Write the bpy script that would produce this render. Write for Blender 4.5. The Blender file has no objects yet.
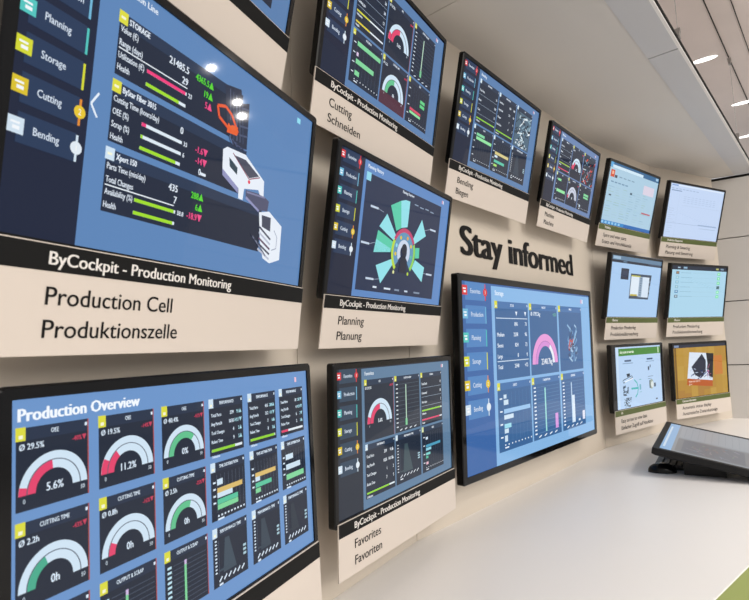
import bpy, math, random
from mathutils import Vector, Matrix
random.seed(4)
SC = bpy.context.scene
COL = SC.collection
EYE = 1.27                       # eye height above the floor; local z below is measured from it
R = math.radians

# ------------------------------------------------------------------ colours / materials
def lin(h):
    h = h.lstrip('#')
    out = []
    for k in (0, 2, 4):
        c = int(h[k:k+2], 16)/255
        out.append(c/12.92 if c <= .04045 else ((c+.055)/1.055)**2.4)
    return (*out, 1.0)

def mat(name, col, rough=.5, spec=.5, metal=0.0, noise=0.0, scale=30, bump=0.0, coat=0.0):
    m = bpy.data.materials.new(name); m.use_nodes = True
    nt = m.node_tree; b = nt.nodes['Principled BSDF']
    c = lin(col) if isinstance(col, str) else (*col, 1)
    b.inputs['Base Color'].default_value = c
    b.inputs['Roughness'].default_value = rough
    b.inputs['Specular IOR Level'].default_value = spec
    b.inputs['Metallic'].default_value = metal
    b.inputs['Coat Weight'].default_value = coat
    if noise or bump:
        tc = nt.nodes.new('ShaderNodeTexCoord'); nz = nt.nodes.new('ShaderNodeTexNoise')
        nz.inputs['Scale'].default_value = scale; nz.inputs['Detail'].default_value = 4
        nt.links.new(tc.outputs['Object'], nz.inputs['Vector'])
        if noise:
            mx = nt.nodes.new('ShaderNodeMix'); mx.data_type = 'RGBA'
            mx.inputs['A'].default_value = tuple(x*(1-noise) for x in c[:3])+(1,)
            mx.inputs['B'].default_value = tuple(min(1, x*(1+noise)) for x in c[:3])+(1,)
            nt.links.new(nz.outputs['Fac'], mx.inputs['Factor'])
            nt.links.new(mx.outputs['Result'], b.inputs['Base Color'])
        if bump:
            bp = nt.nodes.new('ShaderNodeBump'); bp.inputs['Strength'].default_value = bump
            bp.inputs['Distance'].default_value = .002
            nt.links.new(nz.outputs['Fac'], bp.inputs['Height']); nt.links.new(bp.outputs['Normal'], b.inputs['Normal'])
    return m

M = {}
M['wall'] = mat('cream_wall_paint', (.66, .585, .495), .55, .3, noise=.03, scale=6)
M['board'] = mat('cream_caption_board', (.67, .595, .53), .45, .35)
M['black_print'] = mat('black_print', (.009, .009, .009), .55, .12)
M['green_print'] = mat('olive_green_print', (.085, .115, .022), .45, .4)
M['white_print'] = mat('white_print', (.8, .77, .74), .5, .3)
M['ink'] = mat('dark_ink', (.010, .009, .009), .6, .15)
M['casing'] = mat('gloss_black_plastic', (.004, .004, .0045), .1, .25)
M['casing_back'] = mat('matt_black_plastic', (.007, .007, .0075), .45, .3)
M['metal'] = mat('brushed_steel', (.45, .44, .43), .32, .5, 1.0)
M['desk'] = mat('white_desk_laminate', (.79, .765, .745), .38, .35, noise=.015, scale=4)
M['panel'] = mat('grey_white_panel', (.58, .555, .53), .5, .35, noise=.02, scale=3)
M['gap'] = mat('dark_gap', (.015, .014, .013), .7, .2)
M['canopy'] = mat('canopy_paint', (.68, .65, .62), .6, .25, noise=.03, scale=3)
M['beam'] = mat('pale_grey_beam_paint', (.60, .60, .62), .5, .3)
M['lip'] = mat('white_lip', (.85, .82, .80), .4, .4)
M['soffit'] = mat('satin_pinkish_metal_panel', (.88, .78, .75), .3, .5, .1, noise=.05, scale=5)
M['carpet'] = mat('warm_grey_carpet', (.55, .53, .51), .9, .1, noise=.12, scale=220, bump=.4)
M['front'] = mat('olive_green_laminate', (.225, .27, .06), .45, .35, noise=.02, scale=5)
M['hall'] = mat('grey_hall_floor', (.55, .53, .51), .6, .3, noise=.08, scale=8)
M['key'] = mat('black_key_plastic', (.02, .02, .022), .4, .4)

def screen_mat(name='lit_display_glass', rough=.04):
    m = bpy.data.materials.new(name); m.use_nodes = True
    nt = m.node_tree; b = nt.nodes['Principled BSDF']
    at = nt.nodes.new('ShaderNodeAttribute'); at.attribute_name = 'pixel'
    b.inputs['Base Color'].default_value = (.008, .008, .009, 1)
    b.inputs['Roughness'].default_value = rough
    b.inputs['Specular IOR Level'].default_value = .2
    b.inputs['Emission Strength'].default_value = 1.0
    nt.links.new(at.outputs['Color'], b.inputs['Emission Color'])
    return m
M['screen'] = screen_mat(); M['matt_screen'] = screen_mat('matt_touch_display', .3)
def lamp_mat():
    m = bpy.data.materials.new('lamp_diffuser'); m.use_nodes = True
    b = m.node_tree.nodes['Principled BSDF']
    b.inputs['Base Color'].default_value = (.9, .9, .9, 1)
    b.inputs['Emission Color'].default_value = (1, .97, .93, 1); b.inputs['Emission Strength'].default_value = 2.5
    return m
M['lamp'] = lamp_mat()

# ------------------------------------------------------------------ object helpers
class MB:
    def __init__(s): s.v = []; s.f = []
    def add(s, vs, fs):
        o = len(s.v); s.v += [tuple(x) for x in vs]; s.f += [tuple(i+o for i in f) for f in fs]
    def box(s, x0, y0, z0, x1, y1, z1):
        s.add([(x0,y0,z0),(x1,y0,z0),(x1,y1,z0),(x0,y1,z0),(x0,y0,z1),(x1,y0,z1),(x1,y1,z1),(x0,y1,z1)],
              [(3,2,1,0),(4,5,6,7),(0,1,5,4),(1,2,6,5),(2,3,7,6),(3,0,4,7)])
    def prism(s, poly, z0, z1):
        n = len(poly)
        s.add([(*p, z0) for p in poly]+[(*p, z1) for p in poly],
              [tuple(range(n-1,-1,-1)), tuple(range(n,2*n))]+[(i,(i+1)%n,n+(i+1)%n,n+i) for i in range(n)])
    def loft(s, rings, cap=True):
        n = len(rings[0]); o = len(s.v)
        for r in rings: s.v += [tuple(p) for p in r]
        for k in range(len(rings)-1):
            for i in range(n):
                a, b = o+k*n+i, o+k*n+(i+1)%n
                s.f.append((a, b, b+n, a+n))
        if cap:
            s.f.append(tuple(o+i for i in range(n-1,-1,-1))); s.f.append(tuple(o+(len(rings)-1)*n+i for i in range(n)))
    def tube(s, a, b, r, n=8):
        a, b = Vector(a), Vector(b); d = (b-a).normalized()
        u = d.orthogonal().normalized(); w = d.cross(u)
        s.loft([[c+u*(r*math.cos(t*2*math.pi/n))+w*(r*math.sin(t*2*math.pi/n)) for t in range(n)] for c in (a, b)])
    def build(s, name, m, parent=None, bevel=0, smooth=False):
        me = bpy.data.meshes.new(name); me.from_pydata(s.v, [], s.f); me.update()
        import bmesh
        bm = bmesh.new(); bm.from_mesh(me); bmesh.ops.recalc_face_normals(bm, faces=bm.faces)
        if bevel: bmesh.ops.bevel(bm, geom=bm.edges[:], offset=bevel, segments=2, affect='EDGES', profile=.6)
        bm.to_mesh(me); bm.free()
        me.materials.append(m)
        if smooth:
            for p in me.polygons: p.use_smooth = True
        o = bpy.data.objects.new(name, me); COL.objects.link(o)
        if parent: o.parent = parent
        return o

def tag(o, label, cat, group=None):
    o['label'] = label; o['category'] = cat
    if group: o['group'] = group
    return o
def struct(o): o['kind'] = 'structure'; return o
def empty(name, matrix):
    o = bpy.data.objects.new(name, None); o.empty_display_size = .05; COL.objects.link(o); o.matrix_world = matrix
    return o
def pose(c, yaw, tilt):
    a, t = R(yaw), R(tilt)
    r = Vector((math.cos(a), math.sin(a), 0)); nh = Vector((math.sin(a), -math.cos(a), 0)); z = Vector((0,0,1))
    u = z*math.cos(t)+nh*math.sin(t); n = nh*math.cos(t)-z*math.sin(t)
    m = Matrix.Identity(4)
    for i in range(3): m[i][0], m[i][1], m[i][2], m[i][3] = r[i], -n[i], u[i], c[i]
    m[2][3] += EYE
    return m

# ------------------------------------------------------------------ lettering
_tc = {}
def glyphs(s, res=3):
    """string -> (verts2d in cap heights, tris, width)"""
    k = (s, res)
    if k in _tc: return _tc[k]
    cu = bpy.data.curves.new('t', 'FONT'); cu.body = s; cu.dimensions = '2D'; cu.fill_mode = 'FRONT'; cu.resolution_u = res
    ob = bpy.data.objects.new('t', cu); COL.objects.link(ob)
    bpy.context.view_layer.update()
    me = ob.evaluated_get(bpy.context.evaluated_depsgraph_get()).to_mesh()
    vs = [(v.co.x/CAP, v.co.y/CAP) for v in me.vertices]; fs = [tuple(p.vertices) for p in me.polygons]
    ob.to_mesh_clear(); bpy.data.objects.remove(ob); bpy.data.curves.remove(cu)
    if vs:
        x0 = min(v[0] for v in vs); vs = [(v[0]-x0, v[1]) for v in vs]; w = max(v[0] for v in vs)
    else: w = 0
    _tc[k] = (vs, fs, w)
    return _tc[k]
CAP = 1.0
CAP = max(v[1] for v in glyphs('H')[0]); _tc.clear()

def text_solid(mb, s, x, z, h, width=None, y=-.0065, bold=0.0, thick=.0004):
    """raised flat letters on a board: mesh in the x/z plane facing -y"""
    vs, fs, w = glyphs(s, 6)
    xs = h if width is None else width/w
    sh = (0,) if not bold else (-bold, 0, bold)
    for i, b in enumerate(sh):
        mb.add([(x+v[0]*xs+b, y-i*.00012, z+v[1]*h) for v in vs], fs)

# ------------------------------------------------------------------ display pictures (16 x 9 units, y down)
class Art:
    def __init__(s): s.p = []
    def poly(s, pts, col, l=1): s.p.append((list(pts), None, col, l))
    def rect(s, x0, y0, x1, y1, col, l=1): s.poly([(x0,y0),(x0,y1),(x1,y1),(x1,y0)], col, l)
    def line(s, x0, y0, x1, y1, w, col, l=4):
        dx, dy = x1-x0, y1-y0; d = math.hypot(dx, dy) or 1; nx, ny = -dy/d*w/2, dx/d*w/2
        s.poly([(x0+nx,y0+ny),(x1+nx,y1+ny),(x1-nx,y1-ny),(x0-nx,y0-ny)], col, l)
    def path(s, pts, w, col, l=4):
        for a, b in zip(pts, pts[1:]): s.line(*a, *b, w, col, l)
    def ring(s, cx, cy, r0, r1, a0, a1, col, l=4):
        n = max(2, int(abs(a1-a0)/7)); 
        for i in range(n):
            p, q = R(a0+(a1-a0)*i/n), R(a0+(a1-a0)*(i+1)/n)
            s.poly([(cx-r0*math.cos(p), cy-r0*math.sin(p)), (cx-r1*math.cos(p), cy-r1*math.sin(p)),
                    (cx-r1*math.cos(q), cy-r1*math.sin(q)), (cx-r0*math.cos(q), cy-r0*math.sin(q))], col, l)
    def disc(s, cx, cy, r, col, l=5, n=16):
        s.poly([(cx+r*math.cos(k*2*math.pi/n), cy+r*math.sin(k*2*math.pi/n)) for k in range(n)], col, l)
    def text(s, t, x, y, h, col, al=0, l=6, xs=.85, bold=0.0):
        vs, fs, w = glyphs(t, 2); x -= al*w*h*xs
        for i, b in enumerate((0,) if not bold else (0, bold, -bold)):
            s.p.append(([(x+v[0]*h*xs+b*h, y-v[1]*h) for v in vs], fs, col, l+i))
    def build(s, name, parent, W, y=-.0004, asp=16/9, m='screen'):
        k = W/16; H = W/asp; v = []; f = []; c = []
        for pts, fs, col, l in s.p:
            if not pts: continue
            o = len(v); yy = y-l*.00016
            v += [(-W/2+p[0]*k, yy, H/2-p[1]*k) for p in pts]
            cl = lin(col)
            for q in (fs or [tuple(range(len(pts)))]): f.append(tuple(i+o for i in q)); c.append(cl)
        me = bpy.data.meshes.new(name); me.from_pydata(v, [], f); me.update()
        at = me.color_attributes.new('pixel', 'FLOAT_COLOR', 'CORNER')
        buf = []
        for p in me.polygons: buf += list(c[p.index])*p.loop_total
        at.data.foreach_set('color', buf)
        me.materials.append(M[m])
        ob = bpy.data.objects.new(name, me); COL.objects.link(ob); ob.parent = parent
        return ob

PAL_DARK = dict(bg='#101c36', panel='#567cab', card='#182438', head='#212f47', btn='#203555', grid='#4a566b', txt='#dfe9f5', frame='#567cab')
PAL_SLATE = dict(bg='#252d3a', panel='#5d7d9c', card='#1e2a3b', head='#24364e', btn='#33465a', grid='#566273', txt='#e2eaf2', frame='#5d7d9c')
PAL_BRIGHT = dict(bg='#3a66a5', panel='#86b6e4', card='#3b6698', head='#4573aa', btn='#5084bf', grid='#5a84b4', txt='#eaf4ff', frame='#86b6e4')
PAL_OVER = dict(bg='#6a93c8', panel='#6a93c8', card='#192436', head='#202e45', btn='#24395a', grid='#566072', txt='#dcebfa')
YEL, PALE, GRN, LIME, PINK, TEAL = '#dbd93c', '#cfe3f3', '#5fc08c', '#8fd02f', '#e2416b', '#5cc6bd'
ROWS = [('Favorites', '#d8343c'), ('Production', '#6fb6d8'), ('Planning', '#4fc3bd'), ('Storage', '#d3d62e'), ('Cutting', '#d9bf26'), ('Bending', '#cfe0ee')]

def sidebar(a, P, badges=True):
    for i, (t, c) in enumerate(ROWS):
        y = .03+1.115*i
        a.rect(.32, y, 2.12, y+.86, P['btn'], 2)
        a.rect(.02, y+.17, .52, y+.63, c, 3)
        a.rect(.14, y+.3, .4, y+.36, '#f2f6fa', 4); a.rect(.2, y+.42, .4, y+.52, '#f2f6fa', 4)
        a.rect(2.12, y+.04, 2.2, y+.86, c if i != 4 else '#e08a2c', 3)
        a.text(t, .78, y+.53, .225, '#d3dfee', xs=.77, bold=.02)
        if i in (0, 4, 5):
            cc = {0: '#d8343c', 4: '#e6c52a', 5: '#dfe9f2'}[i]
            a.disc(2.15, y+.44, .2, cc, 5)
            a.text({0: '3', 4: '2', 5: '1'}[i], 2.15, y+.53, .18, '#f7f7f2', .5, 6)

def card(a, P, x0, y0, x1, y1, title='', icon=YEL, red=False):
    a.rect(x0, y0, x1, y1, P['card'], 2); a.rect(x0, y0, x1, y0+.36, P['head'], 3)
    if icon:
        s = .27
        a.rect(x0-.02, y0-.02, x0+s, y0+.36, icon, 4); a.rect(x0+.07, y0+.2, x0+s-.08, y0+.3, '#f6f6d8', 5)
    a.text(title, (x0+x1)/2, y0+.24, .13, P['txt'], .5, xs=.72, bold=.02)
    a.rect(x1-.14, y0+.1, x1-.06, y0+.2, P['txt'], 5)
    if red: a.rect(x1-.045, y0, x1, y1, '#a8514e', 4)

def gauge(a, P, cx, cy, r, fo, fi, col, val, full=PALE, q=1.0, sub=True, vcol=None):
    a.ring(cx, cy, r*.79, r, 0, 180, full, 4); a.ring(cx, cy, r*.54, r*.765, 0, 180, full, 4)
    if fo: a.ring(cx, cy, r*.79, r, 0, 180*fo, col, 5)
    if fi: a.ring(cx, cy, r*.54, r*.765, 0, 180*fi, col, 5)
    a.ring(cx, cy, r*.765, r*.79, 0, 180, P['grid'], 6)
    a.text(val, cx, cy+.02, .235*q, vcol or P['txt'], .5, xs=.85, bold=.04)
    if sub:
        a.text('0', cx-r*.85, cy+.22, .12, P['txt'], .5); a.text('50', cx+r*.85, cy+.22, .12, P['txt'], .5)

def gauge_card(a, P, x0, y0, x1, y1, title, avg, delta, fo, fi, col, val, dcol='#c8405c', floor=None, icon=YEL, red=False, full=PALE):
    card(a, P, x0, y0, x1, y1, title, icon, red)
    w = x1-x0; a.text(avg, x0+.08, y0+.62, .17, P['txt'], 0, xs=.85, bold=.04)
    a.text(delta, x1-.1, y0+.6, .14, dcol, 1, xs=.8, bold=.03)
    r = w*.47 if w < 3 else w*.42
    if w < 3: cy = y1-.43
    else: cy = y0+(y1-y0)*.72
    if floor: a.rect(x0, y1-.95, x1, y1, floor, 3)
    gauge(a, P, (x0+x1)/2, cy, r, fo, fi, col, val, q=r/1.1 if w < 3 else 1.0, full=full)

def vbar_card(a, P, x0, y0, x1, y1, title, bars, n=11, icon=YEL, red=False):
    """bars: (fraction across, fraction high, colour, width)"""
    card(a, P, x0, y0, x1, y1, title, icon, red)
    w, h = x1-x0, y1-y0; gx, gy = x0+w*.16, y1-h*.1
    for k in range(n):
        y = gy-(h*.8-.2)*k/(n-1)
        a.rect(gx, y-.012, x1-.12, y+.012, P['grid'], 3); a.rect(x0+w*.05, y-.035, x0+w*.12, y+.04, P['txt'], 4)
    for k in range(4): a.line(gx+w*.19*k+.05, y1-.12, gx+w*.19*k+w*.1, y1-.2, .07, P['txt'], 4)
    for fx, fh, c, bw in bars:
        a.rect(gx+(x1-gx)*fx-bw/2, gy-(h*.8-.2)*fh, gx+(x1-gx)*fx+bw/2, gy, c, 5)

def hbar_card(a, P, x0, y0, x1, y1, title, bars, icon=YEL, red=False):
    """bars: (fraction down, fraction long, colour, thickness)"""
    card(a, P, x0, y0, x1, y1, title, icon, red)
    w, h = x1-x0, y1-y0; gx = x0+w*.16; gy = y1-h*.13
    for k in range(8): a.rect(gx+(x1-gx-.15)*k/7-.01, y0+.5, gx+(x1-gx-.15)*k/7+.01, gy, P['grid'], 3)
    for k in range(9): a.rect(gx+(x1-gx-.2)*k/8, gy+.1, gx+(x1-gx-.2)*k/8+.1, gy+.17, P['txt'], 4)
    for k in range(4): a.rect(x0+w*.05, y0+.75+(h-1.5)*k/3, x0+w*.12, y0+.82+(h-1.5)*k/3, P['txt'], 4)
    a.rect(gx, gy+.24, gx+.4, gy+.31, P['txt'], 4)
    for fy, fl, c, t in bars:
        y = y0+.5+(gy-y0-.5)*fy
        a.rect(gx, y-t/2, gx+(x1-gx-.1)*fl, y+t/2, c, 5)

def rows_card(a, P, x0, y0, x1, y1, title, rows, bars=(), icon=PALE, lines=True, last=None):
    """rows: (name, value, delta); bars: (colour, fraction)"""
    card(a, P, x0, y0, x1, y1, title, icon)
    w = x1-x0; n = len(rows)+len(bars); step = (y1-y0-.5)/n; q = min(.2, w*.066)
    for k, (t, v, d) in enumerate(rows):
        y = y0+.5+step*(k+.62)
        a.text(t, x0+.1, y, q*.9, P['txt'], 0, xs=.75, bold=.03); a.text(v, x0+w*(.7 if d else .94), y, q, P['txt'], 1, xs=.8, bold=.05)
        if d: a.text(d, x0+w*.94, y, q, last or P['txt'], 1, xs=.8, bold=.04)
        if lines: a.rect(x0+.1, y+step*.3, x1-.12, y+step*.3+.025, '#9fb0c4', 4)
    for k, (c, fr) in enumerate(bars):
        y = y0+.5+step*(len(rows)+k+.42)
        a.rect(x0+.1, y-.055, x1-.12, y+.055, '#dfe9f1', 4); a.rect(x0+.1, y-.055, x0+.1+(w-.22)*fr, y+.055, c, 5)
        a.text('Health' if k else 'Utilization', x0+.1, y+.3, q*.7, P['txt'], 0, xs=.8, bold=.03)

def area_card(a, P, x0, y0, x1, y1, title, icon=PALE, peak=.3, faint='#36485a'):
    card(a, P, x0, y0, x1, y1, title, icon)
    w, h = x1-x0, y1-y0; gx, gy = x0+w*.15, y1-h*.2
    a.poly([(gx+w*.12, gy), (gx+w*(peak-.12), y0+h*.22), (gx+w*peak, y0+h*.22), (gx+w*(peak+.2), gy)], faint, 3)
    a.rect(gx, gy-.18, gx+w*.35, gy-.1, faint, 4)
    for k in range(10): a.rect(x0+w*.05, y0+h*.2+k*h*.06, x0+w*.1, y0+h*.2+k*h*.06+.06, P['txt'], 4)
    a.rect(gx-.01, y0+.5, gx+.01, gy, P['grid'], 4)
    for k in range(6): a.line(gx+w*.13*k, gy+.28, gx+w*.13*k+w*.08, gy+.12, .07, P['txt'], 4)
    a.rect(gx, gy+.36, gx+w*.1, gy+.44, P['txt'], 4)
    for k in range(3): a.rect(x1-w*.14, y0+h*.5+k*.17, x1-w*.05, y0+h*.5+k*.17+.1, '#a9c9d6', 4)

def robot_pic(a, x0, y0, x1, y1, cols, n=46, seed=1):
    rn = random.Random(seed)
    for k in range(n):
        x, y = rn.uniform(x0, x1), rn.uniform(y0, y1); t = rn.uniform(-1.2, .6); L = rn.uniform(.12, .55)
        p = (max(x0, min(x1, x-L*math.cos(t))), max(y0, min(y1, y-L*math.sin(t)))); q = (max(x0, min(x1, x+L*math.cos(t))), max(y0, min(y1, y+L*math.sin(t))))
        a.line(*p, *q, rn.uniform(.06, .22), rn.choice(cols), 4+k % 3)

X3 = ((3.05, 6.74), (6.9, 10.62), (10.85, 14.5)); Y2 = ((.85, 4.84), (5.0, 8.42))
def dash(P, title):
    a = Art(); a.rect(0, 0, 16, 9, P['bg'], 0); a.rect(2.75, .1, 16, 9, P['frame'], 1)
    sidebar(a, P); a.text(title, 3.1, .55, .24, P['txt'], 0, xs=.85, bold=.04)
    a.rect(14.5, .32, 14.66, .58, '#e3a0b4', 3); a.rect(14.72, .32, 14.86, .58, P['txt'], 3)
    return a

def art_A():
    P = PAL_DARK; a = Art(); a.rect(0, 0, 16, 9, P['bg'], 0); a.rect(2.46, 0, 16, 9, '#5a83b6', 1)
    sidebar(a, P)
    a.path([(2.76, 4.08), (2.46+.05, 4.5), (2.76, 4.86)], .07, '#e6f0fa', 3)
    a.text('Production Line', 4.75, .42, .22, P['txt'], 1, xs=.9, bold=.05)
    GU, RD = '#57d62c', '#ee4a86'
    def block(y0, y1, icon, name, xe):
        a.rect(3.24, y0, xe, y1, '#152137', 2); a.rect(3.24, y0, xe, y0+.42, '#20314c', 3)
        a.rect(3.2, y0-.05, 3.56, y0+.36, icon, 4); a.rect(3.28, y0+.12, 3.46, y0+.2, '#f6f6d8', 5)
        a.text(name, 3.62, y0+.28, .2, P['txt'], 0, xs=.7, bold=.06)
    def row(t, y, v=None, d=None, dc=GU):
        a.text(t, 3.3, y, .2, P['txt'], 0, xs=.66, bold=.02)
        if v: a.text(v, 6.5, y, .26, P['txt'], 1, xs=.85, bold=.05)
        if d: a.text(d, 7.95, y, .25, dc, 1, xs=.78, bold=.05)
    def bar(y, fr, c, n):
        a.rect(4.53, y-.06, 6.5, y+.06, '#dce8f3', 4); a.rect(4.53, y-.06, 4.53+1.97*fr, y+.06, c, 5)
        a.text(n, 6.58, y+.09, .17, P['txt'], 0, xs=.85, bold=.04)
    block(1.12, 3.2, YEL, 'STORAGE', 9.9)
    row('Value (€)', 1.75, '21485.5', '4365.5▲'); row('Range (days)', 2.2, '29', '19▲'); a.rect(3.3, 2.27, 6.52, 2.31, '#e8f0f8', 4)
    row('Utilization (€)', 2.62, None, '5▲', RD); bar(2.52, .97, '#f0397c', '23'); row('Health', 3.02); bar(2.98, .82, '#9fdc22', '')
    block(3.42, 5.42, YEL, 'ByStar Fiber 3015', 10.5)
    row('Cutting Time (hours/day)', 4.08, '0'); row('OEE (%)', 4.5, None, '-1.6▼', RD); bar(4.4, .1, '#f0397c', '33')
    row('Scrap (%)', 4.92, None, '-14▼', RD); bar(4.83, .05, '#9fdc22', '6'); row('Health', 5.33, None, '0▬', P['txt']); bar(5.23, .88, '#9fdc22', '')
    block(5.66, 7.72, PALE, 'Xpert 150', 12.05)
    row('Parts Time (min/day)', 6.32, '435', '288▲'); row('Total Changes', 6.75, '7', '6▲'); a.rect(3.3, 6.82, 6.4, 6.86, '#e8f0f8', 4)
    row('Availability (%)', 7.15, None, '-18.9▼', RD); bar(7.06, .96, '#9fdc22', '38.8'); row('Health', 7.58); bar(7.5, .95, '#9fdc22', '')
    WH, LV, DK = '#e6edf7', '#8f92bd', '#252b3d'
    a.poly([(8.66,1.14),(9.74,.93),(9.9,1.49),(10.39,1.29),(10.48,3.36),(9.48,3.51),(8.94,2.58)], '#262e44', 4)
    for k in range(5): a.line(9.0+.22*k, 1.2+.05*k, 9.3+.22*k, 3.2, .06, ['#4c5672', '#3a4560', '#59637f'][k % 3], 5)
    for k in range(4): a.line(9.85, 1.7+.4*k, 10.42, 1.6+.4*k, .08, '#4b5470', 5)
    a.path([(9.3, 2.95), (8.45, 2.62), (8.3, 2.2), (8.8, 2.05), (9.25, 2.25), (9.75, 2.85), (9.35, 2.95)], .13, '#e4562a', 6)
    a.poly([(9.05,2.66),(9.72,2.62),(9.7,3.0),(9.01,3.07)], '#e8632f', 6); a.disc(9.2, 2.6, .12, '#2a2f40', 7)
    for k in range(8): a.line(9.1+.1*k, 3.1+.04*k, 9.35+.15*k, 3.45, .05, ['#20273a', '#566084'][k % 2], 6)
    a.poly([(8.96,4.68),(8.9,3.9),(10.14,5.19),(10.12,5.41),(8.99,4.92)], LV, 5)
    for q in ([(8.88,3.85),(9.14,3.66),(9.63,3.86),(10.14,5.19),(8.95,4.65)], [(9.14,3.66),(10.44,3.6),(12.01,4.38),(11.61,4.89),(10.14,5.19),(9.3,3.8)],
              [(12.01,4.38),(12.07,5.09),(11.76,5.08),(11.61,4.89)], [(10.14,5.19),(10.54,5.09),(10.5,5.63),(10.18,5.63)]): a.poly(q, WH, 6)
    a.poly([(9.63,3.86),(10.47,3.82),(11.58,4.27),(10.83,4.55)], '#474a5c', 7); a.path([(9.55,3.8),(10.83,4.6),(11.65,4.3)], .05, '#8c3f57', 7)
    a.poly([(9.32,4.05),(9.94,4.34),(9.94,4.65),(9.4,4.43)], '#2c4250', 7); a.disc(10.85, 4.72, .09, '#e23a55', 7)
    a.poly([(10.67,5.13),(11.97,5.03),(12.56,5.21),(12.5,5.71),(11.69,5.81),(10.72,5.48)], '#4d506c', 5); a.line(10.72, 5.45, 11.8, 5.85, .12, LV, 6)
    a.line(10.75, 5.2, 12.2, 5.12, .08, '#7d7fa3', 6)
    a.poly([(11.83,5.89),(12.64,5.68),(13.84,6.18),(13.89,7.87),(13.03,8.15),(12.44,7.98),(12.1,7.24)], WH, 6)
    a.poly([(12.06,5.97),(12.83,5.95),(12.87,6.62),(12.15,6.51)], '#414659', 7); a.path([(13.1,7.5),(13.5,7.35),(13.5,6.8),(13.2,6.5)], .05, '#9aa3b8', 7)
    for k in range(5): a.line(11.95, 6.55+.26*k, 12.95, 7.0+.24*k, .1, ['#3b3f55', '#b9bfd2', '#5d4560'][k % 3], 7)
    for k in range(7): a.line(11.35+.13*k, 7.0+.08*k, 11.75+.15*k, 7.25+.1*k, .07, ['#252a3c', '#8d93ad'][k % 2], 7)
    a.rect(14.45, .33, 14.78, .6, '#8fdcf0', 3)
    return a

def art_B():
    P = PAL_OVER; a = Art(); a.rect(0, 0, 16, 9, P['panel'], 0)
    a.text('Production Overview', .22, .64, .36, '#f2f8ff', 0, xs=.93, bold=.07)
    XS = ((.17, 2.47), (2.84, 5.15), (5.53, 7.8), (8.1, 10.33), (10.72, 12.92), (13.27, 15.5)); YS = ((.82, 3.12), (3.42, 5.73), (6.03, 8.32))
    G = [[('OEE', 'Ø 29.5%', '-40%▼', .07, .47, PINK, '5.6%'), ('OEE', 'Ø 19.5%', '-14%▼', .15, .3, PINK, '11.2%'), ('OEE', 'Ø 40.4%', '-41%▼', 0, .72, GRN, '0%')],
         [('CUTTING TIME', 'Ø 2.2h', '-43%▼', 0, .38, '#45a98b', '0h'), ('CUTTING TIME', 'Ø 0.8h', '-16%▼', 0, .16, PINK, '0h'), ('CUTTING TIME', 'Ø 3.5h', '-25%▼', 0, .6, GRN, '0h')]]
    for r in range(2):
        for c in range(3):
            t, av, d, fo, fi, col, v = G[r][c]; gauge_card(a, P, XS[c][0], YS[r][0], XS[c][1], YS[r][1], t, av, d, fo, fi, col, v, red=True)
    for c in range(3):
        x0, x1 = XS[c]; y0, y1 = YS[2]; card(a, P, x0, y0, x1, y1, 'OUTPUT & SCRAP', YEL, True)
        for k in range(10):
            y = y0+.55+k*.17; a.rect(x0+.12, y, x0+.32, y+.08, '#bfe3f2', 4); a.rect(x0+.42, y+.03, x1-.1, y+.05, '#4a566b', 3)
        a.rect(x0+.96, y0+.7, x0+1.07, y1-.14, '#7fd39a', 5); a.rect(x0+.96, y0+.55, x0+1.07, y0+.72, '#cdb7e0', 6)
    PR = [[('Total Parts', '239', '91▲'), ('Avg Parts/h', '1030', '1021▼'), ('Tool Changes', '4', '2▲'), ('Robot Time', '9', '5▲')],
          [('Total Parts', '435', '288▲'), ('Avg Parts/h', '212', '101▼'), ('Tool Changes', '7', '6▲'), ('Robot Time', '8', '3▲')],
          [('Total Parts', '18', '207▼'), ('Avg Parts/h', '4', '1024▼'), ('Tool Changes', '6', '2▼'), ('Robot Time', '2', '5▲')]]
    for c in range(3):
        rows_card(a, P, XS[c+3][0], YS[0][0], XS[c+3][1], YS[0][1], 'PERFORMANCE', PR[c], [((LIME, LIME, PINK)[c], (.75, .97, .3)[c])], lines=False, last='#a9dbe8')
    HB = [[(.2, .2, PALE, .24), (.42, .93, '#d9b96c', .2), (.55, .55, PALE, .2), (.72, .75, '#57c29c', .2), (.86, .75, '#7fd39a', .2)],
          [(.4, .93, '#d9b96c', .2), (.52, .2, PALE, .2), (.7, .72, '#57c29c', .2), (.86, .22, '#7fd39a', .2)],
          [(.2, .38, PALE, .26), (.52, .75, PALE, .26), (.84, .92, '#7fd39a', .26)]]
    for c in range(3):
        hbar_card(a, P, XS[c+3][0], YS[1][0], XS[c+3][1], YS[1][1], 'TIME DISTRIBUTION', HB[c], PALE)
        area_card(a, P, XS[c+3][0], YS[2][0], XS[c+3][1], YS[2][1], 'PERFORMANCE / TIME', PALE, (.3, .28, .25)[c], ('#3a4a58', '#33414f', '#27323f')[c])
    a.rect(14.78, .3, 14.95, .55, '#f2c0cf', 3)
    return a

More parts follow.
